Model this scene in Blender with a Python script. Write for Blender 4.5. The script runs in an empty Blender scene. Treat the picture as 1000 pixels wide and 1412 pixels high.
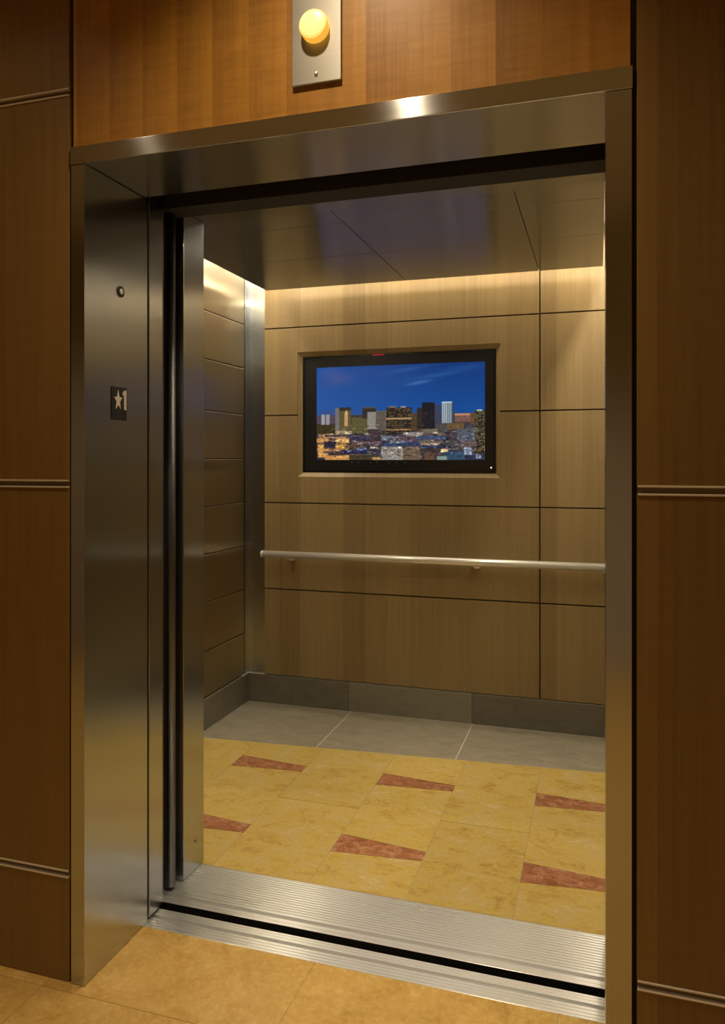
import bpy, bmesh, math, random
import numpy as np
from mathutils import Vector, Matrix

random.seed(4)
SC = bpy.context.scene
COL = SC.collection

# ------------------------------------------------------------------ helpers
def lin(r, g, b):
    f = lambda c: (c / 255) / 12.92 if c / 255 <= 0.04045 else ((c / 255 + 0.055) / 1.055) ** 2.4
    return (f(r), f(g), f(b), 1.0)

class NT:
    """small node-tree writer"""
    def __init__(self, name):
        self.m = bpy.data.materials.new(name)
        self.m.use_nodes = True
        self.t = self.m.node_tree
        self.t.nodes.clear()
        self.out = self.t.nodes.new('ShaderNodeOutputMaterial')
    def n(self, kind, **kw):
        nd = self.t.nodes.new(kind)
        for k, v in kw.items():
            setattr(nd, k, v)
        return nd
    def put(self, sock, v):
        if isinstance(v, bpy.types.NodeSocket):
            self.t.links.new(v, sock)
        else:
            sock.default_value = v
    def math(self, op, a, b=0.0, c=None):
        nd = self.n('ShaderNodeMath', operation=op)
        self.put(nd.inputs[0], a); self.put(nd.inputs[1], b)
        if c is not None: self.put(nd.inputs[2], c)
        return nd.outputs[0]
    def mix(self, f, a, b, blend='MIX'):
        nd = self.n('ShaderNodeMix', data_type='RGBA', blend_type=blend)
        self.put(nd.inputs[0], f); self.put(nd.inputs[6], a); self.put(nd.inputs[7], b)
        return nd.outputs[2]
    def xyz(self):
        tc = self.n('ShaderNodeTexCoord')
        s = self.n('ShaderNodeSeparateXYZ')
        self.put(s.inputs[0], tc.outputs['Object'])
        return tc.outputs['Object'], s.outputs
    def vec(self, x, y, z):
        c = self.n('ShaderNodeCombineXYZ')
        for i, v in enumerate((x, y, z)): self.put(c.inputs[i], v)
        return c.outputs[0]
    def scale(self, v, s):
        mp = self.n('ShaderNodeMapping')
        self.put(mp.inputs['Vector'], v)
        mp.inputs['Scale'].default_value = s
        return mp.outputs[0]
    def noise(self, v, scale=1.0, detail=3.0, rough=0.5, dist=0.0):
        nd = self.n('ShaderNodeTexNoise')
        self.put(nd.inputs['Vector'], v)
        nd.inputs['Scale'].default_value = scale
        nd.inputs['Detail'].default_value = detail
        nd.inputs['Roughness'].default_value = rough
        nd.inputs['Distortion'].default_value = dist
        return nd.outputs['Fac']
    def ramp(self, f, stops):
        nd = self.n('ShaderNodeValToRGB')
        e = nd.color_ramp.elements
        while len(e) < len(stops): e.new(0.5)
        for el, (p, c) in zip(e, stops):
            el.position = p; el.color = c
        self.put(nd.inputs[0], f)
        return nd.outputs[0]
    def fit(self, f, a, b, c, d):
        nd = self.n('ShaderNodeMapRange')
        self.put(nd.inputs[0], f)
        for i, v in enumerate((a, b, c, d)): nd.inputs[i + 1].default_value = v
        return nd.outputs[0]
    def principled(self, **kw):
        p = self.n('ShaderNodeBsdfPrincipled')
        for k, v in kw.items():
            self.put(p.inputs[k.replace('_', ' ')], v)
        self.t.links.new(p.outputs[0], self.out.inputs[0])
        return p
    def bump(self, h, strength=0.1, dist=0.001):
        b = self.n('ShaderNodeBump')
        b.inputs['Strength'].default_value = strength
        b.inputs['Distance'].default_value = dist
        self.put(b.inputs['Height'], h)
        return b.outputs[0]

def plain(name, c, rough=0.5, metal=0.0, spec=0.5):
    w = NT(name)
    w.principled(Base_Color=c, Roughness=rough, Metallic=metal, Specular_IOR_Level=spec)
    return w.m

def steel(name, c, rough=0.25, brush='x', aniso=1.0, var=0.05, smear=None, metal=1.0):
    """brushed metal, lines run along `brush`; highlights smear across the lines"""
    w = NT(name)
    v, s = w.xyz()
    sc = {'x': (2.5, 800, 800), 'y': (800, 2.5, 800), 'z': (800, 800, 2.5)}[brush]
    n = w.noise(w.scale(v, sc), 1.0, 2, 0.5)
    n2 = w.noise(v, 2.3, 2)
    col = w.mix(w.fit(n, 0.3, 0.7, 0, 1), tuple(k * (1 - var) for k in c[:3]) + (1,), tuple(min(1, k * (1 + var)) for k in c[:3]) + (1,))
    r = w.math('ADD', w.fit(n, 0.3, 0.7, rough - 0.012, rough + 0.012), w.fit(n2, 0.3, 0.7, -0.015, 0.015))
    t = smear or {'x': (0, 1, 1), 'y': (1, 0, 1), 'z': (1, 1, 0)}[brush]
    w.principled(Base_Color=col, Roughness=r, Metallic=metal, Anisotropic=aniso, Tangent=w.vec(*t))
    return w.m

def wood(name, dark, mid, light, leaf=0.105, rough=0.38, figure=0.25, axis='x', seed=0.0, coat=0.0, tw=0.26, lg=0.0):
    """quartered veneer laid in vertical leaves of slightly different tone"""
    w = NT(name)
    v, s = w.xyz()
    h = s[0] if axis == 'x' else s[1]
    wob = w.math('MULTIPLY', w.noise(w.vec(0, 0, s[2]), 1.3, 1), 0.012)
    hh = w.math('ADD', w.math('ADD', h, wob), seed)
    idx = w.math('FLOOR', w.math('DIVIDE', hh, leaf))
    wn = w.n('ShaderNodeTexWhiteNoise', noise_dimensions='1D')
    w.put(wn.inputs['W'], idx)
    tone = wn.outputs['Value']
    off = w.math('MULTIPLY', tone, 17.0)
    hv = w.math('ADD', hh, off)
    g1 = w.noise(w.vec(w.math('MULTIPLY', hv, 60), 0, w.math('MULTIPLY', s[2], 1.1)), 1.0, 5, 0.6, 0.6)
    g2 = w.noise(w.vec(w.math('MULTIPLY', hv, 330), off, w.math('MULTIPLY', s[2], 5)), 1.0, 3, 0.6)
    fg = w.noise(w.vec(w.math('MULTIPLY', hv, 9), off, w.math('MULTIPLY', s[2], 85)), 1.0, 3, 0.55)
    f = w.math('ADD', w.math('MULTIPLY', g1, 0.45), w.math('MULTIPLY', g2, 0.22))
    f = w.math('ADD', f, w.math('MULTIPLY', fg, figure))
    f = w.math('ADD', f, w.math('MULTIPLY', tone, tw))
    fr = w.math('FRACT', w.math('DIVIDE', hh, leaf))
    f = w.math('ADD', f, w.math('MULTIPLY', w.math('SUBTRACT', fr, 0.5), lg))
    f = w.fit(f, 0.28 + figure * 0.4, 0.86 + figure * 0.6, 0, 1)
    col = w.ramp(f, [(0.0, dark), (0.5, mid), (1.0, light)])
    w.principled(Base_Color=col, Roughness=w.fit(g2, 0.3, 0.7, rough - 0.04, rough + 0.05), Specular_IOR_Level=0.5,
                 Coat_Weight=coat, Coat_Roughness=0.3, Normal=w.bump(g2, 0.05, 0.0005))
    return w.m

def stone(name, stops, scale=7.0, stretch=(1, 1.6, 1), rough=0.32, contrast=1.0, tone=0.16, vein=None):
    """limestone / marble, every tile (mesh island) with its own tone and cut"""
    w = NT(name)
    v, s = w.xyz()
    g = w.n('ShaderNodeNewGeometry')
    rnd = g.outputs['Random Per Island']
    o = w.math('MULTIPLY', rnd, 40.0)
    va = w.n('ShaderNodeVectorMath', operation='ADD')
    w.put(va.inputs[0], v); w.put(va.inputs[1], w.vec(o, o, o))
    vv = w.scale(va.outputs[0], stretch)
    a = w.noise(vv, scale, 5, 0.62, 0.8)
    b = w.noise(vv, scale * 5.5, 4, 0.65, 0.4)
    f = w.math('ADD', w.math('MULTIPLY', a, 0.62), w.math('MULTIPLY', b, 0.38))
    f = w.fit(f, 0.5 - 0.22 / contrast, 0.5 + 0.22 / contrast, 0, 1)
    col = w.ramp(f, stops)
    if vein:
        vn = w.noise(vv, scale * 2.2, 3, 0.5, 1.8)
        k = w.fit(w.math('ABSOLUTE', w.math('SUBTRACT', vn, 0.5)), 0.0, 0.025, 0.45, 0.0)
        col = w.mix(k, col, vein)
    bc = w.n('ShaderNodeBrightContrast')
    hsv = w.n('ShaderNodeHueSaturation')
    w.put(hsv.inputs['Color'], col)
    w.put(hsv.inputs['Value'], w.fit(rnd, 0, 1, 1 - tone, 1 + tone))
    w.principled(Base_Color=hsv.outputs[0], Roughness=w.fit(b, 0.3, 0.7, rough - 0.05, rough + 0.08), Specular_IOR_Level=0.5)
    return w.m

def emit(name, c, strength, base=None):
    w = NT(name)
    w.principled(Base_Color=base or c, Roughness=0.35, Emission_Color=c, Emission_Strength=strength)
    return w.m

def box(bm, x0, x1, y0, y1, z0, z1, mat=0, bev=0.0, seg=2):
    vs = [bm.verts.new((x, y, z)) for x in (x0, x1) for y in (y0, y1) for z in (z0, z1)]
    q = [(0, 1, 3, 2), (4, 6, 7, 5), (0, 4, 5, 1), (2, 3, 7, 6), (0, 2, 6, 4), (1, 5, 7, 3)]
    fs = [bm.faces.new([vs[i] for i in f]) for f in q]
    for f in fs: f.material_index = mat
    if bev > 0:
        es = {e for f in fs for e in f.edges}
        r = bmesh.ops.bevel(bm, geom=list(es), offset=bev, segments=seg, affect='EDGES', profile=0.5)
        for f in r['faces']: f.material_index = mat
    return fs

def prism(bm, pts, axis, a, b, mat=0, bev=0.0):
    """polygon pts (2D) extruded along axis from a to b"""
    def P(p, t):
        return {'x': (t, p[0], p[1]), 'y': (p[0], t, p[1]), 'z': (p[0], p[1], t)}[axis]
    A = [bm.verts.new(P(p, a)) for p in pts]
    B = [bm.verts.new(P(p, b)) for p in pts]
    n = len(pts)
    fs = [bm.faces.new(A), bm.faces.new(B[::-1])]
    for i in range(n):
        fs.append(bm.faces.new((A[i], B[i], B[(i + 1) % n], A[(i + 1) % n])))
    for f in fs: f.material_index = mat
    bmesh.ops.recalc_face_normals(bm, faces=fs)
    if bev > 0:
        es = {e for f in fs[:2] for e in f.edges}
        r = bmesh.ops.bevel(bm, geom=list(es), offset=bev, segments=2, affect='EDGES', profile=0.5)
        for f in r['faces']: f.material_index = mat
    return fs

def cyl(bm, p0, p1, r0, r1=None, seg=32, mat=0, caps=True):
    r1 = r0 if r1 is None else r1
    p0, p1 = Vector(p0), Vector(p1)
    d = (p1 - p0).normalized()
    a = d.orthogonal().normalized(); b = d.cross(a)
    R = []
    for p, r in ((p0, r0), (p1, r1)):
        R.append([bm.verts.new(p + (a * math.cos(t) + b * math.sin(t)) * r) for t in [2 * math.pi * i / seg for i in range(seg)]])
    fs = []
    for i in range(seg):
        j = (i + 1) % seg
        f = bm.faces.new((R[0][i], R[0][j], R[1][j], R[1][i])); f.smooth = True; fs.append(f)
    if caps:
        fs.append(bm.faces.new(R[0][::-1])); fs.append(bm.faces.new(R[1]))
    for f in fs: f.material_index = mat
    return fs

def lathe(bm, prof, origin, axis='y', seg=48, mat=0):
    """profile [(radius, along)] turned about an axis through origin"""
    o = Vector(origin)
    rings = []
    for r, t in prof:
        ring = []
        for i in range(seg):
            c, s_ = math.cos(2 * math.pi * i / seg), math.sin(2 * math.pi * i / seg)
            p = {'y': (r * c, t, r * s_), 'x': (t, r * c, r * s_), 'z': (r * c, r * s_, t)}[axis]
            ring.append(bm.verts.new(o + Vector(p)))
        rings.append(ring)
    fs = []
    for A, B in zip(rings, rings[1:]):
        for i in range(seg):
            j = (i + 1) % seg
            f = bm.faces.new((A[i], A[j], B[j], B[i])); f.smooth = True; fs.append(f)
    fs.append(bm.faces.new(rings[0])); fs.append(bm.faces.new(rings[-1][::-1]))
    for f in fs: f.material_index = mat
    bmesh.ops.recalc_face_normals(bm, faces=fs)
    return fs

def origin_of(o):
    v = Vector((0, 0, 0))
    while o is not None:
        v += o.location; o = o.parent
    return v

def obj(name, bm, mats, parent=None, smooth=False):
    """link bm (world coordinates) as one mesh object"""
    bmesh.ops.recalc_face_normals(bm, faces=list(bm.faces))
    if parent is not None:
        bmesh.ops.translate(bm, verts=list(bm.verts), vec=-origin_of(parent))
    me = bpy.data.meshes.new(name)
    bm.to_mesh(me); bm.free()
    for m in (mats if isinstance(mats, (list, tuple)) else [mats]): me.materials.append(m)
    o = bpy.data.objects.new(name, me)
    COL.objects.link(o)
    o.parent = parent
    return o

def tag(o, label, cat, group=None, kind=None):
    o['label'] = label
    if cat: o['category'] = cat
    if group: o['group'] = group
    if kind: o['kind'] = kind
    return o

def thing(name, label, cat, loc=(0, 0, 0), group=None, kind=None):
    o = bpy.data.objects.new(name, None)
    COL.objects.link(o)
    o.location = loc
    o.empty_display_size = 0.05
    return tag(o, label, cat, group, kind)

def new(): return bmesh.new()
def boxes(*bs, bev=0.0):
    bm = new()
    for b in bs: box(bm, *b, bev=bev)
    return bm

# ------------------------------------------------------------------ dimensions (metres; y grows into the cab, z = 0 is the floor)
EYE = Vector((0.0, -1.652, 1.36))
XL, XR = -1.267, 0.014            # clear opening
HEAD = 2.124                      # underside of the frame head
HX0, HX1 = -3.6, 2.6              # the lift hall
HY0, HZ = -3.4, 2.95
CX0, CX1 = -1.90, 0.20            # cab inside walls
CYB = 2.245                       # cab back wall face
CEIL = 2.26                       # underside of the floating ceiling
TOPZ = 2.52                       # cab roof

# ------------------------------------------------------------------ materials
M = {}
M['steel_x'] = steel('brushed_steel_horizontal', (0.58, 0.59, 0.60, 1), 0.19, 'x')
M['steel_z'] = steel('brushed_steel_vertical', (0.52, 0.54, 0.56, 1), 0.24, 'z')
M['door_z'] = steel('door_steel', (0.49, 0.51, 0.54, 1), 0.22, 'z')
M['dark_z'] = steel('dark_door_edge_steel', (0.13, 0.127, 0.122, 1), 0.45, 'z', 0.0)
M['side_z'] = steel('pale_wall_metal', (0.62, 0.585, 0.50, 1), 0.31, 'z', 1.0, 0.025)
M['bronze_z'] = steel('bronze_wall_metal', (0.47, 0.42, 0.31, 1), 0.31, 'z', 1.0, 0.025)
M['ceil_x'] = steel('ceiling_steel', (0.42, 0.435, 0.45, 1), 0.24, 'x')
M['plate'] = steel('lantern_plate_steel', (0.46, 0.45, 0.425, 1), 0.52, 'x', 0.6)
M['alu_x'] = steel('sill_aluminium', (0.86, 0.86, 0.85, 1), 0.29, 'x', 0.9, 0.02, None, 0.72)
M['rail'] = plain('handrail_steel', (0.86, 0.83, 0.76, 1), 0.28, 0.5)
M['trim'] = plain('trim_metal', (0.64, 0.56, 0.44, 1), 0.4, 0.2)
M['trim_dark'] = plain('trim_channel', (0.19, 0.145, 0.095, 1), 0.45, 0.3)
M['black'] = plain('shaft_black', (0.006, 0.006, 0.006, 1), 0.8)
M['rubber'] = plain('black_rubber', (0.012, 0.012, 0.012, 1), 0.5)
M['dark'] = plain('dark_backing', (0.085, 0.052, 0.022, 1), 0.8)
M['shaft'] = plain('shaft_grey', (0.03, 0.028, 0.026, 1), 0.7)
M['white'] = plain('cab_roof_white', (0.75, 0.72, 0.66, 1), 0.7)
M['hall_ceiling'] = plain('hall_ceiling_paint', (0.78, 0.74, 0.66, 1), 0.8)
M['plaster'] = plain('hall_plaster', (0.64, 0.59, 0.50, 1), 0.7)
M['wood_hall_dim'] = wood('hall_veneer_dim', (0.150, 0.082, 0.020, 1), (0.215, 0.122, 0.031, 1), (0.285, 0.165, 0.046, 1), 0.19, 0.42, 0.14, 'x', 3.3)  # same wood as over the door, its dimmer light put into the colour
M['wood_head_lit'] = wood('overdoor_veneer_lit', (0.24, 0.108, 0.017, 1), (0.36, 0.168, 0.027, 1), (0.48, 0.238, 0.045, 1), 0.098, 0.36, 0.45, 'x', 0.6, 0.0, 0.30, 0.22)  # same wood as the hall walls, lamplight put into its brighter colour
M['wood_side_dim'] = wood('hall_veneer_side_dim', (0.150, 0.082, 0.020, 1), (0.215, 0.122, 0.031, 1), (0.285, 0.165, 0.046, 1), 0.19, 0.42, 0.14, 'y', 3.3)  # end walls share the darkened hall colours
M['wood_cab'] = wood('cab_veneer', (0.215, 0.145, 0.060, 1), (0.305, 0.212, 0.093, 1), (0.39, 0.283, 0.135, 1), 0.125, 0.40, 0.12, 'x', 1.02)
M['wood_cab_y'] = wood('cab_veneer_side', (0.215, 0.145, 0.060, 1), (0.305, 0.212, 0.093, 1), (0.39, 0.283, 0.135, 1), 0.125, 0.40, 0.12, 'y', 1.02)
M['gold'] = stone('golden_limestone', [(0, (0.38, 0.235, 0.060, 1)), (0.3, (0.48, 0.320, 0.070, 1)), (0.5, (0.53, 0.375, 0.092, 1)), (0.72, (0.49, 0.355, 0.125, 1)), (1, (0.57, 0.44, 0.20, 1))],
                  9, (1, 1.5, 1), 0.36, 1.5, 0.08, (0.58, 0.47, 0.27, 1))
M['red'] = stone('red_marble', [(0, (0.22, 0.070, 0.028, 1)), (0.5, (0.35, 0.140, 0.065, 1)), (1, (0.50, 0.26, 0.15, 1))], 26, (1, 1.4, 1), 0.33, 1.7, 0.08)
M['grey'] = stone('grey_limestone', [(0, (0.21, 0.185, 0.135, 1)), (0.5, (0.29, 0.258, 0.19, 1)), (1, (0.37, 0.332, 0.25, 1))], 10, (1, 2.2, 1), 0.35, 1.1, 0.05)
M['base_pale'] = stone('pale_base_stone', [(0, (0.18, 0.160, 0.118, 1)), (0.5, (0.23, 0.206, 0.152, 1)), (1, (0.28, 0.255, 0.192, 1))], 12, (1, 1, 2), 0.4, 0.8, 0.03)
M['base'] = stone('grey_base_stone', [(0, (0.125, 0.110, 0.080, 1)), (0.5, (0.165, 0.147, 0.110, 1)), (1, (0.21, 0.188, 0.142, 1))], 12, (1, 1, 2), 0.4, 1.0, 0.10)
M['hall_gold'] = stone('hall_limestone', [(0, (0.45, 0.262, 0.066, 1)), (0.35, (0.60, 0.365, 0.096, 1)), (0.7, (0.67, 0.43, 0.13, 1)), (1, (0.74, 0.52, 0.20, 1))],
                       13, (1, 1, 1), 0.24, 1.2, 0.05)
M['grout'] = plain('grout', (0.36, 0.29, 0.16, 1), 0.8)
M['grout_pale'] = plain('pale_grout', (0.62, 0.56, 0.44, 1), 0.8)
M['sign_black'] = plain('sign_black', (0.012, 0.012, 0.014, 1), 0.4)
M['sign_white'] = plain('sign_white', (0.72, 0.68, 0.60, 1), 0.5)
M['bezel'] = plain('bezel_black', (0.010, 0.010, 0.011, 1), 0.18)
M['bezel_in'] = plain('bezel_inner', (0.016, 0.015, 0.015, 1), 0.25)
M['lens'] = emit('lantern_lens', lin(255, 228, 128), 0.95, (0.8, 0.6, 0.25, 1))
M['lens_rim'] = emit('lantern_lens_rim', lin(255, 186, 66), 0.85, (0.7, 0.42, 0.1, 1))
M['red_led'] = emit('red_indicator', lin(150, 10, 40), 0.9)
M['white_led'] = emit('white_indicator', lin(255, 250, 235), 0.9)

# ------------------------------------------------------------------ hall floor
GY = -0.028; GXS = [HX0] + [-1.375 + 0.64 * k for k in range(-3, 7)] + [HX1]
def tiles(bm, quads, gap=0.0014, th=0.006, mats=None):
    for q, mi in quads:
        n = len(q)
        c = Vector((sum(p[0] for p in q) / n, sum(p[1] for p in q) / n))
        ins = []
        for i in range(n):          # inset the convex polygon by the grout half width
            p0, p1, p2 = Vector(q[i - 1]), Vector(q[i]), Vector(q[(i + 1) % n])
            d1 = (p1 - p0).normalized(); d2 = (p2 - p1).normalized()
            n1 = Vector((-d1.y, d1.x)); n2 = Vector((-d2.y, d2.x))
            k = n1 + n2
            ins.append(p1 + k * (gap / max(0.3, 1 + n1.dot(n2))))
        prism(bm, [(p.x, p.y) for p in ins], 'z', -th, 0.0, mi)

bm = new()
qs = []
ys = [HY0] + [GY - 0.64 * k for k in range(5, 0, -1)] + [GY, 0.268]
ys = [y for y in ys if y >= HY0]
for y0, y1 in zip(ys, ys[1:]):
    for x0, x1 in zip(GXS, GXS[1:]):
        if x1 - x0 < 0.02: continue
        if y1 > 0.2:
            cuts = sorted({x0, x1} | {c for c in (XL - 0.012, XR + 0.012) if x0 < c < x1})
            for a_, b_ in zip(cuts, cuts[1:]):
                inside = XL - 0.02 < (a_ + b_) / 2 < XR + 0.02
                yy = y1 if inside else 0.01
                qs.append(([(a_, y0), (b_, y0), (b_, yy), (a_, yy)], 0))
            continue
        qs.append(([(x0, y0), (x1, y0), (x1, y1), (x0, y1)], 0))
tiles(bm, qs, 0.0009)
box(bm, HX0, HX1, HY0, 0.0, -0.10, -0.0012, 1)
box(bm, XL - 0.03, XR + 0.03, 0.0, 0.268, -0.10, -0.0012, 1)
tag(obj('floor_hall', bm, [M['hall_gold'], M['grout']]), 'polished golden limestone tiles of the hall floor in front of the lift', 'floor', kind='structure')

# ------------------------------------------------------------------ cab floor: golden tiles with red wedges and a grey border
bm = new(); qs = []
def border(x): return 1.66 + (x + 1.844) * (1.804 - 1.66) / (0.018 + 1.844)
FY0 = 0.622
cols = [-1.90, -1.566, -1.238, -0.893, -0.572, -0.243, 0.078, CX1]
for i, (x0, x1) in enumerate(zip(cols, cols[1:])):
    b0, b1 = border(x0), border(x1)
    if i in (1, 3, 5):
        lo0, lo1, hi0, hi1 = 0.830, 0.860, 0.958, 0.921
        LO0, LO1, HI0, HI1 = 1.395, 1.425, 1.516, 1.484
        qs += [([(x0, FY0), (x1, FY0), (x1, lo1), (x0, lo0)], 0), ([(x0, lo0), (x1, lo1), (x1, hi1), (x0, hi0)], 1),
               ([(x0, hi0), (x1, hi1), (x1, LO1), (x0, LO0)], 0), ([(x0, LO0), (x1, LO1), (x1, HI1), (x0, HI0)], 1),
               ([(x0, HI0), (x1, HI1), (x1, b1), (x0, b0)], 0)]
    else:
        qs += [([(x0, FY0), (x1, FY0), (x1, 1.165), (x0, 1.165)], 0), ([(x0, 1.165), (x1, 1.165), (x1, b1), (x0, b0)], 0)]
tiles(bm, qs, 0.0009)
gx = [-1.90, -1.277, -0.621, CX1]
gq = [([(x0, border(x0)), (x1, border(x1)), (x1, 2.262), (x0, 2.262)], 2) for x0, x1 in zip(gx, gx[1:])]
tiles(bm, gq, 0.0023)
prism(bm, [(CX0, FY0), (CX1, FY0), (CX1, border(CX1)), (CX0, border(CX0))], 'z', -0.06, -0.0010, 3)
prism(bm, [(CX0, border(CX0)), (CX1, border(CX1)), (CX1, 2.28), (CX0, 2.28)], 'z', -0.06, -0.0008, 4)
tag(obj('floor', bm, [M['gold'], M['red'], M['grey'], M['grout'], M['grout_pale']]),
    'lift cab floor of golden stone tiles with red wedge inlays and grey border', 'floor', kind='structure')

# ------------------------------------------------------------------ hall walls and ceiling
WY = 0.003
def hall_panel(bm, x0, x1, z0, z1): box(bm, x0, x1, WY, WY + 0.02, z0, z1, 0, 0.0012, 1)
TR = [0.281, 1.297, 2.317]
zs = [0.0] + TR + [HZ]
def hall_side(name, x0, x1, label):
    bm = new()
    for z0, z1 in zip(zs, zs[1:]):
        hall_panel(bm, x0, x1, z0 + (0.009 if z0 > 0 else 0.001), z1 - (0.009 if z1 < HZ else 0))
    box(bm, x0, x1, WY + 0.02, WY + 0.05, 0, HZ, 1)
    box(bm, x0 - 0.0085, x1 + 0.0085, 0.0325, WY + 0.05, 0, 2.171, 1)
    return tag(obj(name, bm, [M['wood_hall_dim'], M['dark']]), label, 'wall', kind='structure')
hall_side('wall_left', HX0, -1.316, 'brown veneer hall wall, darkened as if dimly lit, left of the lift frame, crossed by metal trims')
hall_side('wall_right', 0.0745, HX1, 'brown veneer hall wall, darkened as if dimly lit, right of the lift frame')
bm = new()
box(bm, -1.3035, 0.0625, WY, WY + 0.02, 2.171, HZ, 0, 0.0012, 1)
box(bm, -1.316, 0.0745, WY + 0.02, WY + 0.05, 2.171, HZ, 1)
tag(obj('wall_front', bm, [M['wood_head_lit'], M['dark']]), 'orange brown veneer panel, brightened as if lamplit, above the lift door frame, holding the lit lamp', 'wall', kind='structure')
k = 1
for x0, x1, side in ((HX0, -1.317, 'left'), (0.0755, HX1, 'right')):
    for z, where in zip(TR, ('lowest', 'middle', 'highest')):
        bm = new()
        box(bm, x0, x1, WY + 0.006, WY + 0.019, z - 0.009, z + 0.009, 1)
        box(bm, x0, x1, WY - 0.003, WY + 0.019, z + 0.0062, z + 0.0105, 0, 0.0008, 1)
        box(bm, x0, x1, WY - 0.003, WY + 0.019, z - 0.0105, z - 0.0062, 0, 0.0008, 1)
        tag(obj('trim_%d' % k, bm, [M['trim'], M['trim_dark']]), '%s double metal trim strip across the veneer wall %s of the lift' % (where, side), 'trim', kind='structure')
        k += 1
tag(obj('wall_hall_back', boxes((HX0, HX1, HY0 - 0.05, HY0, 0, HZ)), M['plaster']), 'plain plaster wall of the lift hall behind the viewer', 'wall', kind='structure')
tag(obj('wall_hall_left', boxes((HX0 - 0.05, HX0, HY0, 0, 0, HZ)), M['wood_side_dim']), 'far left end wall of the lift hall', 'wall', kind='structure')
tag(obj('wall_hall_right', boxes((HX1, HX1 + 0.05, HY0, 0, 0, HZ)), M['wood_side_dim']), 'far right end wall of the lift hall', 'wall', kind='structure')
tag(obj('ceiling_hall', boxes((HX0, HX1, HY0, 0.05, HZ, HZ + 0.05)), M['hall_ceiling']), 'plain ceiling of the lift hall', 'ceiling', kind='structure')

# ------------------------------------------------------------------ stainless door frame
JB = 0.285     # depth of the jambs
fr = thing('door_surround', 'brushed stainless steel frame round the open lift entrance', 'door frame', (XL, 0, 0), kind='thing')
bm = new()
box(bm, -1.3095, 0.0665, -0.003, 0.03, HEAD, 2.170, 0, 0.0015)
box(bm, XL - 0.02, XR + 0.02, 0.0305, 0.268, HEAD + 0.001, HEAD + 0.03, 0)
obj('header', bm, M['steel_x'], fr)
bm = new()
prism(bm, [(-1.3075, 0.0), (XL, 0.0), (XL, JB), (XL - 0.012, JB), (XL - 0.012, 0.03), (-1.3075, 0.03)], 'z', 0.001, HEAD - 0.0008, 0, 0.0015)
obj('jamb', bm, M['steel_z'], fr)
bm = new()
prism(bm, [(0.0645, 0.0), (0.0645, 0.03), (XR + 0.012, 0.03), (XR + 0.012, JB), (XR, JB), (XR, 0.0)], 'z', 0.001, HEAD - 0.0008, 0, 0.0015)
obj('jamb', bm, M['steel_z'], fr)

# floor number plate and key switch on the left jamb
sg = thing('floor_sign', 'small black plate with white star and number 1 on the left jamb', 'sign', (XL, 0.147, 1.515))
obj('plate', boxes((XL, XL + 0.0022, 0.1125, 0.1805, 1.4695, 1.5605), bev=0.0006), M['sign_black'], sg)
bm = new()
cy, cz = 0.1405, 1.5235
pts = []
for i in range(10):
    a = math.pi / 2 + i * math.pi / 5
    r = 1.0 if i % 2 == 0 else 0.42
    pts.append((cy + 0.0185 * r * math.cos(a), cz + 0.0290 * r * math.sin(a)))
prism(bm, pts, 'x', XL + 0.002, XL + 0.0036, 0)
obj('star', bm, M['sign_white'], sg)
bm = new()
prism(bm, [(0.1675, 1.499), (0.1770, 1.499), (0.1770, 1.5530), (0.1690, 1.5530), (0.1615, 1.5460), (0.1615, 1.5385), (0.1675, 1.5415)], 'x', XL + 0.002, XL + 0.0036, 0)
obj('numeral', bm, M['sign_white'], sg)
ks = thing('key_switch', 'small round keyhole switch high on the left jamb above the floor sign', 'key switch', (XL, 0.154, 1.826))
bm = new(); lathe(bm, [(0.0085, 0.0), (0.0155, 0.0), (0.0155, 0.003), (0.0135, 0.0042), (0.0085, 0.0042), (0.0085, 0.0)][0:5], (XL, 0.154, 1.826), 'x')
obj('escutcheon', bm, M['sign_black'], ks)
bm = new(); lathe(bm, [(0.0080, 0.0), (0.0080, 0.0046), (0.006, 0.0052)], (XL, 0.154, 1.826), 'x', 32)
obj('lock_core', bm, M['rail'], ks)

# ------------------------------------------------------------------ hall lantern
LX = -0.627
ln = thing('wall_lamp', 'lift arrival lamp with round glowing amber lens on a steel plate', 'lamp', (LX, WY, 2.360))
obj('plate', boxes((-0.687, -0.5655, -0.006, WY - 0.0003, 2.2345, 2.510), bev=0.0012), M['plate'], ln)
bm = new(); lathe(bm, [(0.0345, -0.006), (0.0345, -0.024), (0.0330, -0.0275)], (LX, 0, 2.3600), 'y')
le = obj('lens', bm, M['lens_rim'], ln); le['label'] = 'glowing amber lens'
bm = new(); lathe(bm, [(0.0325, -0.0272), (0.0320, -0.0295), (0.027, -0.0325), (0.014, -0.0345), (0.002, -0.0348)], (LX, 0, 2.3600), 'y')
obj('lens_face', bm, M['lens'], le)
bm = new(); lathe(bm, [(0.0042, -0.0058), (0.0042, -0.0078), (0.0028, -0.0095), (0.0008, -0.0099)], (LX + 0.001, 0, 2.2555), 'y', 24)
obj('screw', bm, M['rail'], ln)

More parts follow.
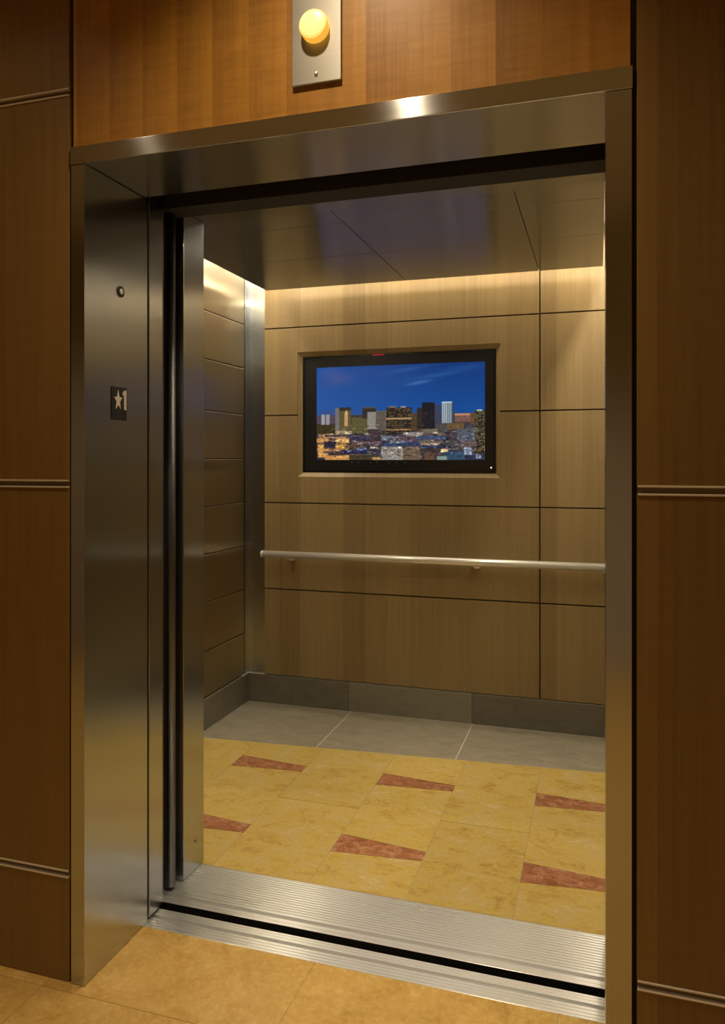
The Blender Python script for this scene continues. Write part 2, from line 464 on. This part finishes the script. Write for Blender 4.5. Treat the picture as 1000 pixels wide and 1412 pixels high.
# ------------------------------------------------------------------ sills
def sill(name, y0, y1, x0, x1, grooves, label, top=0.0, depth=0.05):
    """extruded aluminium section: profile in y-z with slots, run along x"""
    pts = [(y0, top - depth), (y0, top - 0.0008), (y0 + 0.0008, top)]
    for g0, g1, d in grooves:
        ch = min(0.0012, (g1 - g0) * 0.3)
        pts += [(g0, top), (g0 + ch, top - d), (g1 - ch, top - d), (g1, top)]
    pts += [(y1 - 0.0008, top), (y1, top - 0.0008), (y1, top - depth)]
    bm = new()
    vs = [[bm.verts.new((x, y, z)) for y, z in pts] for x in (x0, x1)]
    n = len(pts)
    for i in range(n):
        j = (i + 1) % n
        f = bm.faces.new((vs[0][i], vs[0][j], vs[1][j], vs[1][i]))
        if max(pts[i][1], pts[j][1]) - min(pts[i][1], pts[j][1]) > 0.02 or pts[i][1] == pts[j][1] == top - depth: f.material_index = 1  # sides coloured black: dark iron, with the gap's shade put in
    bm.faces.new(vs[0][::-1]); bm.faces.new(vs[1])
    return tag(obj(name, bm, [M['alu_x'], M['black']]), label, 'sill', kind='thing')
g = [(0.277, 0.2795, 0.0025), (0.289, 0.2915, 0.0025), (0.301, 0.3035, 0.0025), (0.3125, 0.3265, 0.018), (0.337, 0.3395, 0.0015), (0.348, 0.3505, 0.0015)]
sill('door_sill', 0.2685, 0.3585, -2.3, XR + 0.05, g, 'narrow aluminium hall sill strip in front of the dark gap')
g = [(0.4205, 0.4365, 0.018)] + [(0.4475 + 0.0118 * i, 0.4475 + 0.0118 * i + 0.0046, 0.0040) for i in range(15)]
g.insert(0, (0.404, 0.4065, 0.0015))
sill('door_sill', 0.3925, 0.6215, -2.3, CX1, g, 'wide ribbed aluminium cab sill between the dark gap and golden tiles')

# ------------------------------------------------------------------ sliding doors parked in the left pocket
d = thing('sliding_door', 'steel hall door slid open behind the left jamb, edge flush with it', 'door', (XL - 0.5, 0.33, 0.008), kind='thing')
obj('panel', boxes((-2.30, XL - 0.0005, 0.2965, 0.3685, 0.009, 2.16), bev=0.002), M['door_z'], d)
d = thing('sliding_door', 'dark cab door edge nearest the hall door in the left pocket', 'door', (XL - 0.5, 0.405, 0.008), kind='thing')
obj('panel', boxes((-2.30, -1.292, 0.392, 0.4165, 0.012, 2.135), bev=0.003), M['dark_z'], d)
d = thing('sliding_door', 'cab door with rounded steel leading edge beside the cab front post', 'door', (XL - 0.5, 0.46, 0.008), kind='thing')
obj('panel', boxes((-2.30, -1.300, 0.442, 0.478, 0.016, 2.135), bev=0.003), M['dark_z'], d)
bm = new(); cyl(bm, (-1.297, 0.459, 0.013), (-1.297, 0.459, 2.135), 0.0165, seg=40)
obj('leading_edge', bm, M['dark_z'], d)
bm = new(); box(bm, -1.312, -1.300, 0.4795, 0.487, 0.02, 2.135, 0)
obj('seal', bm, M['rubber'], d)

# the shaft around the doors
bm = new()
box(bm, -2.4, -1.32, 0.06, 0.075, 0, 2.7)                       # back of the hall wall, left
box(bm, 0.075, 0.6, 0.06, 0.075, 0, 2.7)
box(bm, -2.42, -2.40, 0.06, 2.4, -0.4, 2.7)
box(bm, 0.60, 0.62, 0.06, 2.4, -0.4, 2.7)
box(bm, -2.42, 0.62, 0.06, 0.62, 2.70, 2.72)
box(bm, -2.42, 0.62, 0.268, 0.62, -0.42, -0.40)
box(bm, -1.32, 0.075, 0.27, 0.28, HEAD + 0.031, 2.7)            # shaft side of the frame head
tag(obj('wall_shaft', bm, M['black']), 'black lift shaft seen through the gaps round the doors', 'shaft', kind='structure')
bm = new()
box(bm, -2.3, CX1, 0.412, 0.5045, 2.139, 2.20, 0)
tag(obj('trim_10', bm, M['shaft']), 'dark door track cover above the cab sill', 'trim', kind='structure')

# ------------------------------------------------------------------ cab shell
cf = thing('wall_cab_front', 'stainless steel front wall of the lift cab beside and above the doorway', 'wall', (XL, 0.51, 0), kind='structure')
PX = -1.2785
rp = obj('return_panel', boxes((CX0 + 0.001, PX, 0.509, 0.640, 0.001, 2.158), bev=0.0018), M['door_z'], cf)
bm = new(); lathe(bm, [(0.0048, 0.0), (0.0042, 0.0016), (0.001, 0.0020)], (PX, 0.583, 0.096), 'x', 20)
obj('screw', bm, M['trim_dark'], rp)
obj('return_panel', boxes((0.020, CX1 - 0.001, 0.509, 0.640, 0.001, 2.158), bev=0.0018), M['door_z'], cf)
bm = new()
box(bm, CX0 + 0.001, CX1 - 0.001, 0.5095, 0.640, 2.1605, TOPZ, 0, 0.0015)
obj('transom', bm, M['ceil_x'], cf)

def prism_panel(pts, y0=CYB, y1=CYB + 0.018, mat=None, name='wall_panel', parent=None):
    bm = new(); prism(bm, pts, 'y', y0, y1, 0, 0.0012)
    return obj(name, bm, mat or M['wood_cab'], parent)

wb = thing('wall_back', 'tan veneer panelled back wall of the lift cab', 'wall', (-0.8, CYB, 0), kind='structure')
G = 0.0035
rows = [0.158, 0.639, 1.120, 1.607, 2.093, TOPZ]
TVX0, TVX1, TVZ0, TVZ1 = -1.592, -0.481, 1.267, 1.954           # wood opening round the screen
c0, c1, c2 = -1.791, -0.283, 0.10
for r, (z0, z1) in enumerate(zip(rows, rows[1:])):
    a, b = z0 + (G if r else 0.002), z1 - (G if r < 4 else 0)
    x0, x1 = c0, c1 - G
    if r == 2:
        pts = [(x0, a), (x1, a), (x1, b), (TVX1, b), (TVX1, TVZ0), (TVX0, TVZ0), (TVX0, b), (x0, b)]
    elif r == 3:
        pts = [(x0, a), (TVX0, a), (TVX0, TVZ1), (TVX1, TVZ1), (TVX1, a), (x1, a), (x1, b), (x0, b)]
    else:
        pts = [(x0, a), (x1, a), (x1, b), (x0, b)]
    prism_panel(pts, parent=wb)
    prism_panel([(c1 + G, a), (c2, a), (c2, b), (c1 + G, b)], parent=wb)
# chamfered wood reveal round the screen
RD = 0.020
ix0, ix1, iz0, iz1 = TVX0 + 0.024, TVX1 - 0.024, TVZ0 + 0.024, TVZ1 - 0.024
bm = new()
O = [(TVX0, TVZ0), (TVX1, TVZ0), (TVX1, TVZ1), (TVX0, TVZ1)]
I = [(ix0, iz0), (ix1, iz0), (ix1, iz1), (ix0, iz1)]
rings = [[bm.verts.new((x, y, z)) for x, z in P] for P, y in ((O, CYB + 0.0035), (I, CYB + RD), (I, CYB + RD + 0.02), (O, CYB + RD + 0.02))]
for A, B in zip(rings, rings[1:] + rings[:1]):
    for i in range(4):
        j = (i + 1) % 4
        bm.faces.new((A[i], A[j], B[j], B[i]))
obj('opening_reveal', bm, M['wood_cab'], wb)
bm = new()
hole = (TVX0 - 0.002, TVX1 + 0.002, TVZ0 - 0.002, TVZ1 + 0.002)
yb0, yb1 = CYB + 0.0185, CYB + 0.060
box(bm, CX0, hole[0], yb0, yb1, 0, TOPZ); box(bm, hole[1], CX1, yb0, yb1, 0, TOPZ)
box(bm, hole[0], hole[1], yb0, yb1, 0, hole[2]); box(bm, hole[0], hole[1], yb0, yb1, hole[3], TOPZ)
box(bm, CX0, CX1, yb1, yb1 + 0.02, 0, TOPZ)
obj('backing', bm, M['dark'], wb)

# stainless corner strips
bm = new()
prism(bm, [(CX0 + 0.001, CYB + 0.018), (CX0 + 0.001, 2.2135), (CX0 + 0.006, 2.2135), (CX0 + 0.006, CYB + 0.010), (c0 - 0.002, CYB + 0.010), (c0 - 0.002, CYB + 0.018)], 'z', 0.163, TOPZ - 0.001)
prism(bm, [(CX0 + 0.0005, CYB + 0.0185), (CX0 + 0.0005, 2.170), (CX0 + 0.013, 2.170), (CX0 + 0.013, CYB - 0.005), (c0 - 0.001, CYB - 0.005), (c0 - 0.001, CYB + 0.0185)], 'z', 0.1565, 0.1595, 1)  # added pale foot lip, stands in for light caught on the base ledge
tag(obj('trim_7', bm, [M['steel_z'], M['rail']]), 'stainless steel strip filling the left back corner of the cab', 'trim', kind='structure')
bm = new()
prism(bm, [(CX1 - 0.001, CYB + 0.018), (c2 + 0.002, CYB + 0.018), (c2 + 0.002, CYB + 0.010), (CX1 - 0.006, CYB + 0.010), (CX1 - 0.006, 2.2135), (CX1 - 0.001, 2.2135)], 'z', 0.163, TOPZ - 0.001)
tag(obj('trim_8', bm, M['steel_z']), 'stainless steel strip in the right back corner of the cab', 'trim', kind='structure')

# side walls of the cab
def side_wall(name, xw, s, label, mat):
    w = thing(name, label, 'wall', (xw, 1.4, 0), kind='structure')
    zz = [0.158, 0.3895, 0.6345, 0.880, 1.1215, 1.365, 1.6115, 1.8725, 2.117, TOPZ]
    for i, (z0, z1) in enumerate(zip(zz, zz[1:])):
        a, b = z0 + 0.0022, z1 - (0.0022 if i < len(zz) - 2 else 0)
        xs = sorted((xw, xw - s * 0.016))
        obj('wall_panel', boxes((xs[0], xs[1], 0.642, 2.210, a, b), bev=0.0018), mat, w)
    xs = sorted((xw - s * 0.017, xw - s * 0.05))
    obj('backing', boxes((xs[0], xs[1], 0.509, 2.325, 0, TOPZ)), M['dark'], w)
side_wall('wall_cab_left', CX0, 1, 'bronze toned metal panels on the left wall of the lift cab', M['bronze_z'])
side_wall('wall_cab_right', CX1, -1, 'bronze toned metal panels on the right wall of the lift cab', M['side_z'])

# stone baseboards
bm = new()
bx = [CX0 + 0.012, -1.620, -1.294, -0.624, CX1 - 0.012]
for i, (x0, x1) in enumerate(zip(bx, bx[1:])): box(bm, x0 + 0.0008, x1 - 0.0008, CYB - 0.004, CYB + 0.018, 0.0005, 0.156, int(i == 2), 0.001, 1)
tag(obj('baseboard_back', bm, [M['base'], M['base_pale']]), 'grey stone baseboard along the back wall of the cab', 'baseboard', kind='structure')
for nm, xa, xb, side in (('baseboard_left', CX0, CX0 + 0.011, 'left'), ('baseboard_right', CX1 - 0.011, CX1, 'right')):
    bm = new()
    for y0, y1 in ((0.642, 1.28), (1.28, 1.93), (1.93, 2.263)): box(bm, xa, xb, y0 + 0.0008, y1 - 0.0008, 0.0005, 0.156, 0, 0.001, 1)
    tag(obj(nm, bm, M['base']), 'dark grey stone baseboard along the %s wall of the cab' % side, 'baseboard', kind='structure')

# floating metal ceiling and cab roof
ce = thing('ceiling', 'floating brushed metal panel ceiling of the cab with light spilling round its edges', 'ceiling', (-0.8, 1.3, CEIL), kind='structure')
CX = [-1.69, -0.925, -0.272, 0.02]; CY = [0.86, 1.078, 1.513, 2.047]  # front gap opened out of view for the added lamp strip
for x0, x1 in zip(CX, CX[1:]):
    for y0, y1 in zip(CY, CY[1:]):
        obj('ceiling_panel', boxes((x0 + 0.0016, x1 - 0.0016, y0 + 0.0016, y1 - 0.0016, CEIL, CEIL + 0.022), bev=0.001), M['ceil_x'], ce)
obj('backing', boxes((CX[0] + 0.01, CX[-1] - 0.01, CY[0] + 0.01, CY[-1] - 0.01, CEIL + 0.0225, CEIL + 0.04)), M['dark'], ce)
tag(obj('ceiling_cab_roof', boxes((CX0 - 0.05, CX1 + 0.05, 0.509, 2.33, TOPZ + 0.001, TOPZ + 0.04)), M['white']), 'pale roof of the lift cab above the floating ceiling', 'ceiling', kind='structure')

# ------------------------------------------------------------------ handrail
RY, RZ, RR = 2.170, 0.8415, 0.0195
hr = thing('handrail', 'round stainless steel handrail along the back wall of the lift cab', 'handrail', (-0.8, CYB, RZ))
bm = new()
cyl(bm, (-1.765, RY, RZ), (0.13, RY, RZ), RR, seg=48)
obj('rail', bm, M['rail'], hr)
bm = new(); lathe(bm, [(RR, 0.0), (RR + 0.0008, -0.004), (RR - 0.002, -0.012), (0.004, -0.0135)], (-1.765, RY, RZ), 'x', 48)
obj('end_cap', bm, M['rail'], hr)
for bx_ in (-1.625, -0.60, 0.04):
    bm = new()
    cyl(bm, (bx_, CYB - 0.0003, RZ - 0.016), (bx_, CYB - 0.008, RZ - 0.016), 0.026, 0.025)
    cyl(bm, (bx_, CYB - 0.007, RZ - 0.016), (bx_, RY + 0.004, RZ - 0.016), 0.0085)
    obj('bracket', bm, M['rail'], hr)

# ------------------------------------------------------------------ television
TY = CYB + RD + 0.0005
tv = thing('television', 'flat screen television set into the back wall showing a city skyline at dusk', 'television', ((ix0 + ix1) / 2, TY, iz0))
bm = new()
bx0, bx1, bz0, bz1 = ix0 + 0.0006, ix1 - 0.0006, iz0 + 0.0006, iz1 - 0.0006
sx0, sx1, sz0, sz1 = -1.489, -0.561, 1.3595, 1.868
box(bm, bx0, bx1, TY + 0.006, TY + 0.035, bz0, bz1, 0)
for q in ((bx0, sx0, bz0, bz1), (sx1, bx1, bz0, bz1), (sx0, sx1, bz0, sz0), (sx0, sx1, sz1, bz1)):
    box(bm, q[0], q[1], TY, TY + 0.006, q[2], q[3], 1)
f_ = 0.010
for q in ((bx0, bx0 + f_, bz0, bz1), (bx1 - f_, bx1, bz0, bz1), (bx0 + f_, bx1 - f_, bz0, bz0 + f_), (bx0 + f_, bx1 - f_, bz1 - f_, bz1)):
    box(bm, q[0], q[1], TY - 0.004, TY, q[2], q[3], 0)
obj('bezel', bm, [M['bezel'], M['bezel_in']], tv)
o = obj('indicator', boxes((-1.163, -1.098, TY - 0.0048, TY - 0.0041, 1.9215, 1.9285)), M['red_led'], tv); o['label'] = 'dim red indicator strip on the top edge'
bm = new(); lathe(bm, [(0.0042, TY - 0.0002), (0.0042, TY - 0.0015), (0.001, TY - 0.002)], (-0.529, 0, 1.3195), 'y', 20)
o = obj('power_light', bm, M['white_led'], tv); o['label'] = 'white power light in the lower right corner'

dim = plain('dim_print', (0.06, 0.06, 0.07, 1), 0.6)
for ux in (-1.283, -1.247, -1.176, -1.140, -1.073, -1.032, -0.985):
    obj('control_mark', boxes((ux - 0.006, ux + 0.006, TY - 0.0006, TY - 0.0001, 1.343, 1.349)), dim, tv)
# the picture on the screen, painted cell by cell
W_, H_ = 368, 208
rng = np.random.default_rng(11)
img = np.zeros((H_, W_, 3))
u = (np.arange(W_) + 0.5) / W_; t = (np.arange(H_) + 0.5) / H_
U, T = np.meshgrid(u, t)
def blend(c0, c1, k): return np.array(c0)[None, None] * (1 - k[..., None]) + np.array(c1)[None, None] * k[..., None]
sky_top = blend((30, 82, 164), (12, 60, 132), np.clip(U * 1.3, 0, 1))
sky_low = blend((44, 94, 172), (18, 82, 162), np.clip(U * 1.2, 0, 1))
kk = np.clip(T / 0.5, 0, 1)[..., None]
img[:] = sky_top * (1 - kk) + sky_low * kk
def haze(cx, cy, rx, ry, c, a, tilt=0.0):
    du = U - cx; dt = T - cy + tilt * du
    k = a * np.exp(-(du / rx) ** 2 - (dt / ry) ** 2)
    img[:] = img * (1 - k[..., None]) + np.array(c) * k[..., None]
haze(0.13, 0.13, 0.09, 0.07, (92, 92, 150), 0.65); haze(0.08, 0.05, 0.06, 0.05, (80, 96, 165), 0.5)
haze(0.62, 0.195, 0.07, 0.018, (100, 140, 195), 0.65, 0.28); haze(0.74, 0.12, 0.16, 0.02, (70, 115, 180), 0.45, 0.22)
haze(0.56, 0.05, 0.12, 0.02, (75, 110, 180), 0.4, 0.3); haze(0.90, 0.05, 0.12, 0.02, (62, 104, 172), 0.4, 0.15)
haze(0.12, 0.49, 0.14, 0.025, (80, 75, 120), 0.6)
def P(a, b): return (a - 435) / 232.0, (b - 503) / 131.0
def rect(u0, v0, u1, v1, c, n=10, jit=True):
    (s0, t0), (s1, t1) = P(u0, v0), P(u1, v1)
    a, b, c0_, d0 = int(round(s0 * W_)), int(round(s1 * W_)), int(round(t0 * H_)), int(round(t1 * H_))
    a, c0_ = max(a, 0), max(c0_, 0); b, d0 = min(b, W_), min(d0, H_)
    if b <= a or d0 <= c0_: return None
    img[c0_:d0, a:b] = np.array(c) + (rng.normal(0, n, (d0 - c0_, b - a, 1)) if n else 0)
    return a, b, c0_, d0
def windows(u0, v0, u1, v1, c, dx, dy, p=0.6, w=1, h=1):
    (s0, t0), (s1, t1) = P(u0, v0), P(u1, v1)
    for y in range(int(t0 * H_) + 1, int(t1 * H_) - 1, dy):
        for x in range(int(s0 * W_) + 1, int(s1 * W_) - 1, dx):
            if rng.random() < p and 0 <= y < H_ and 0 <= x < W_:
                img[y:y + h, x:x + w] = np.array(c) * rng.uniform(0.6, 1.15)
# ground and distant city
rect(435, 571, 667, 634, (72, 62, 66), 14)
rect(435, 571, 462, 584, (92, 74, 92), 14)
rect(627, 571.5, 655, 574, (214, 150, 124), 8); rect(627, 574, 655, 583, (126, 92, 84), 18)
for _ in range(420):           # rooftops in the middle distance
    x, y = rng.uniform(435, 667), rng.uniform(584, 630)
    w_, h_ = rng.uniform(3, 13), rng.uniform(1.2, 4.0)
    warm = np.clip((505 - x) / 60, 0, 1) * np.clip((y - 592) / 8, 0, 1)
    cool = np.array(random.choice([(78, 70, 78), (96, 92, 98), (58, 60, 82), (122, 112, 104), (52, 46, 46), (98, 80, 70)]))
    hot = np.array(random.choice([(206, 148, 84), (178, 120, 66), (60, 46, 52), (126, 84, 52), (226, 176, 112), (40, 38, 62)]))
    rect(x, y, x + w_, y + h_, cool * (1 - warm) + hot * warm, 9)
rect(435, 583, 462, 597, (64, 54, 30), 18)
windows(435, 584, 462, 597, (150, 110, 60), 5, 4, 0.3)
# towers, left to right
rect(442, 570, 447, 584, (172, 170, 176), 6); rect(449, 570, 454, 584, (164, 160, 166), 6); rect(447, 572, 449, 584, (96, 92, 100), 4)
rect(462, 561, 468.5, 596, (124, 120, 122), 8); rect(468, 560, 485, 596, (104, 90, 56), 12); rect(468, 560, 485, 565, (58, 50, 42), 6)
rect(475.5, 567, 480.5, 587, (206, 160, 110), 20); rect(477, 565, 479, 570, (240, 205, 160), 6)
rect(463, 593, 486, 598, (176, 158, 124), 14)
rect(486, 575, 508, 597, (100, 92, 58), 12); windows(486, 576, 508, 595, (170, 128, 60), 4, 4, 0.35)
rect(501, 560, 520, 576, (58, 48, 46), 6); rect(501, 560, 520, 562, (92, 80, 70), 6)
rect(508, 567, 520.5, 591, (158, 152, 142), 8); windows(508, 568, 520, 590, (98, 94, 96), 3, 3, 0.85)
rect(520, 566, 534.5, 594, (112, 102, 90), 6); windows(520, 567, 534, 593, (80, 72, 66), 3, 2, 0.95, 1, 2)
rect(534.5, 562, 570, 599, (42, 36, 32), 6)
windows(534.5, 563, 570, 598, (214, 180, 118), 3, 4, 0.62, 2, 1); windows(534.5, 565, 570, 598, (150, 100, 60), 3, 4, 0.45, 2, 1)
rect(534.5, 576.3, 570, 578, (206, 166, 118), 10); rect(534.5, 592, 570, 593, (190, 150, 100), 10)
rect(537, 559.5, 549, 562, (120, 112, 110), 8); rect(555, 560, 562, 562.5, (206, 172, 160), 8)
rect(570, 570, 584, 594, (86, 70, 46), 10); windows(570, 571, 584, 593, (120, 90, 50), 3, 3, 0.4)
rect(577, 563, 586, 592, (52, 44, 40), 8); windows(577, 566, 586, 592, (120, 92, 60), 3, 4, 0.4)
rect(584, 556, 600.5, 593, (32, 30, 38), 5); windows(584, 569, 600, 592, (116, 92, 62), 3, 4, 0.45, 2, 1)
rect(600.5, 559, 609, 588, (62, 68, 92), 6); windows(601, 561, 609, 586, (92, 98, 120), 3, 3, 0.6)
rect(610, 555, 626, 585, (118, 134, 150), 6)
for x in np.arange(611, 626, 2.6): rect(x, 557, x + 1.0, 585, (192, 204, 208), 5)
rect(610, 555, 626, 557, (206, 220, 226), 4); rect(624, 555, 626.3, 585, (58, 70, 90), 4)
rect(648, 571, 656, 584, (112, 78, 48), 10)
rect(617, 584, 640, 593, (112, 88, 54), 12); rect(603, 584, 617, 594, (82, 78, 78), 14)
rect(631, 592, 657, 608, (92, 98, 110), 8); windows(631, 594, 657, 607, (122, 128, 138), 3, 3, 0.7)
rect(584, 592, 606, 598, (120, 110, 96), 16)
rect(654, 568, 667, 625, (46, 42, 34), 8); windows(654, 568, 667, 624, (226, 204, 140), 3, 3, 0.62, 2, 1); rect(656, 566.5, 663, 569, (190, 190, 184), 8)
# nearer roofs
rect(558, 596.5, 585, 600, (160, 152, 148), 8); rect(562, 600, 584, 605, (146, 136, 122), 10); rect(577, 601, 616, 606, (64, 78, 112), 6); rect(580, 606, 612, 611, (108, 98, 92), 10)
rect(528, 601, 548, 607, (120, 124, 138), 10); rect(552, 602, 576, 612, (96, 76, 84), 12); rect(571, 611, 604, 614, (172, 146, 118), 12)
rect(582, 614, 612, 618, (62, 70, 98), 6); rect(584, 618, 614, 634, (70, 58, 56), 12); rect(587, 624, 600, 634, (104, 78, 60), 10)
rect(609, 619, 619, 624, (214, 178, 134), 8); rect(613, 623, 641, 634, (54, 82, 108), 8); rect(604, 629, 617, 634, (140, 160, 150), 10)
rect(616, 608, 642, 616, (86, 82, 86), 8); rect(637, 608, 656, 622, (104, 88, 86), 10); rect(640, 617, 650, 627, (148, 162, 180), 8); rect(643, 620, 647, 624, (96, 104, 128), 4)
rect(642, 627, 667, 634, (44, 52, 78), 8); rect(655, 628, 662, 632, (150, 164, 184), 8)
# white block in the middle with blue roof
rect(527.5, 609, 582, 616, (56, 66, 94), 6); rect(540, 607.5, 560, 611, (128, 134, 146), 8)
rect(527.5, 616, 558, 634, (156, 148, 138), 7); windows(528, 617, 558, 633, (112, 104, 100), 3, 3, 0.9)
rect(558, 616, 581, 634, (118, 98, 80), 7); windows(558, 617, 581, 633, (88, 72, 60), 3, 3, 0.8)
# lamp-lit streets on the left
for u0, v0, u1, v1, c in ((438, 601, 478, 604, (176, 128, 96)), (435, 604, 452, 609, (206, 150, 88)), (464, 604, 482, 611, (222, 166, 98)), (446, 608, 464, 616, (44, 40, 58)),
                          (437, 612, 446, 633, (216, 154, 84)), (463, 612, 478, 619, (214, 156, 78)), (446, 618, 470, 622, (170, 122, 84)), (474, 620, 508, 626, (40, 44, 78)),
                          (480, 620, 486, 623, (130, 142, 176)), (493, 617, 506, 621, (112, 122, 156)), (440, 627, 482, 634, (214, 152, 88)), (452, 624, 474, 628, (66, 50, 52)),
                          (482, 627, 522, 634, (72, 60, 44)), (516, 630, 527, 634, (196, 158, 92)), (484, 601, 512, 606, (60, 56, 78)), (512, 592, 527, 612, (72, 58, 62)), (512, 616, 524, 618.5, (206, 184, 172)),
                          (435, 631, 447, 634, (36, 40, 62)), (500, 608, 526, 612, (112, 88, 96))):
    rect(u0, v0, u1, v1, c, 14)
for _ in range(1500):          # small lights, roofs and shadows over the built-up half
    x, y = rng.uniform(435, 667), rng.triangular(584, 618, 634)
    m_ = rng.uniform(0.55, 1.5)
    (s0, t0), = [P(x, y)]
    a_, c_ = int(s0 * W_), int(t0 * H_)
    w_, h_ = int(rng.integers(2, 9)), int(rng.integers(1, 4))
    img[c_:c_ + h_, a_:a_ + w_] *= m_
low = T > 0.5
img[low] = img[low] * 1.0
soft = img.copy()
soft[1:-1, 1:-1] = (img[1:-1, 1:-1] * 4 + img[:-2, 1:-1] + img[2:, 1:-1] + img[1:-1, :-2] + img[1:-1, 2:]) / 8
img = soft * 0.97
img = np.clip(img + rng.normal(0, 3, img.shape), 4, 250) / 255
img = np.where(img <= 0.04045, img / 12.92, ((img + 0.055) / 1.055) ** 2.4)
xs = np.linspace(sx0, sx1, W_ + 1); zs_ = np.linspace(sz1, sz0, H_ + 1)
loc = origin_of(tv)
YS = TY + 0.0055
verts = [(x - loc.x, YS - loc.y, z - loc.z) for z in zs_ for x in xs]
faces = [(r * (W_ + 1) + c, (r + 1) * (W_ + 1) + c, (r + 1) * (W_ + 1) + c + 1, r * (W_ + 1) + c + 1) for r in range(H_) for c in range(W_)]
me = bpy.data.meshes.new('screen'); me.from_pydata(verts, [], faces)
ca = me.color_attributes.new('picture', 'FLOAT_COLOR', 'CORNER')
arr = np.ones((H_ * W_, 4, 4), dtype=np.float32); arr[:, :, :3] = img.reshape(-1, 1, 3)
ca.data.foreach_set('color', arr.ravel())
w = NT('screen_picture')
at = w.n('ShaderNodeAttribute', attribute_name='picture')
w.principled(Base_Color=(0.004, 0.004, 0.005, 1), Roughness=0.2, Emission_Color=at.outputs['Color'], Emission_Strength=0.85)
me.materials.append(w.m)
so = bpy.data.objects.new('screen', me); COL.objects.link(so); so.parent = tv
so['label'] = 'lit screen with deep blue sky over city buildings'

# ------------------------------------------------------------------ lights
def area(name, loc, sx, sy, power, color, rot=(0, 0, 0)):
    l = bpy.data.lights.new(name, 'AREA'); l.shape = 'RECTANGLE'; l.size, l.size_y = sx, sy
    l.energy = power; l.color = color
    o = bpy.data.objects.new(name, l); COL.objects.link(o); o.location = loc; o.rotation_euler = rot
    return o
def spot(name, loc, target, power, color, angle=70, blend_=0.6, r=0.022):
    l = bpy.data.lights.new(name, 'SPOT'); l.energy = power; l.color = color
    l.spot_size = math.radians(angle); l.spot_blend = blend_; l.shadow_soft_size = r
    o = bpy.data.objects.new(name, l); COL.objects.link(o); o.location = loc
    o.rotation_euler = (Vector(target) - Vector(loc)).to_track_quat('-Z', 'Y').to_euler()
    return o
WARM = (1.0, 0.80, 0.52); COVE = (1.0, 0.875, 0.655)
# lamp strips in the cove above the floating ceiling
area('cove_and_fill_lamp', (-0.85, 2.12, 2.47), 1.75, 0.05, 7.5, COVE)
area('cove_and_fill_lamp', (-1.79, 1.43, 2.47), 0.05, 1.35, 9, COVE)
area('cove_and_fill_lamp', (0.11, 1.43, 2.47), 0.05, 1.35, 16, COVE)
area('cove_and_fill_lamp', (-0.85, 0.75, 2.47), 1.75, 0.05, 20, COVE)  # unseen front strip, added to light the floor and back wall
# narrow strips lying on the floating ceiling, aimed at the back and left walls
area('cove_and_fill_lamp', (-0.85, 1.90, 2.335), 1.70, 0.02, 3.0, COVE, (math.radians(90), 0, 0))
area('cove_and_fill_lamp', (-1.545, 1.43, 2.335), 0.02, 1.15, 3.0, COVE, (0, math.radians(90), 0))
# hall downlights: first two cause header highlights, the rest are unseen fill, added
for x, y, p, an in ((-0.60, -0.46, 62, 116), (-1.62, -0.50, 10, 110), (1.0, -0.8, 18, 110), (-0.6, -2.2, 62, 105), (-2.6, -2.3, 60, 120), (1.4, -2.0, 56, 108)):
    spot('downlight_and_fill_lamp', (x, y, HZ - 0.02), (x, y, 0), p, WARM, an, 0.9)
wd = bpy.data.worlds.new('world'); SC.world = wd; wd.use_nodes = True
wd.node_tree.nodes['Background'].inputs[0].default_value = (0.9, 0.7, 0.45, 1)
wd.node_tree.nodes['Background'].inputs[1].default_value = 0.0

# ------------------------------------------------------------------ camera
cam = bpy.data.cameras.new('camera')
cam.sensor_width = 36; cam.sensor_fit = 'AUTO'
cam.lens = 1045 / 1412 * 36
cam.shift_y = -(706 - 634) / 1412
cam.clip_start = 0.05; cam.clip_end = 50
co = bpy.data.objects.new('camera', cam); COL.objects.link(co)
co.location = EYE
co.rotation_euler = (math.radians(90), 0, math.atan((826 - 500) / 1045))
SC.camera = co
SC.view_settings.view_transform = 'Standard'; SC.view_settings.look = 'None'
SC.view_settings.gamma = 1; SC.view_settings.use_curve_mapping = False
SC.view_settings.exposure = 0.0
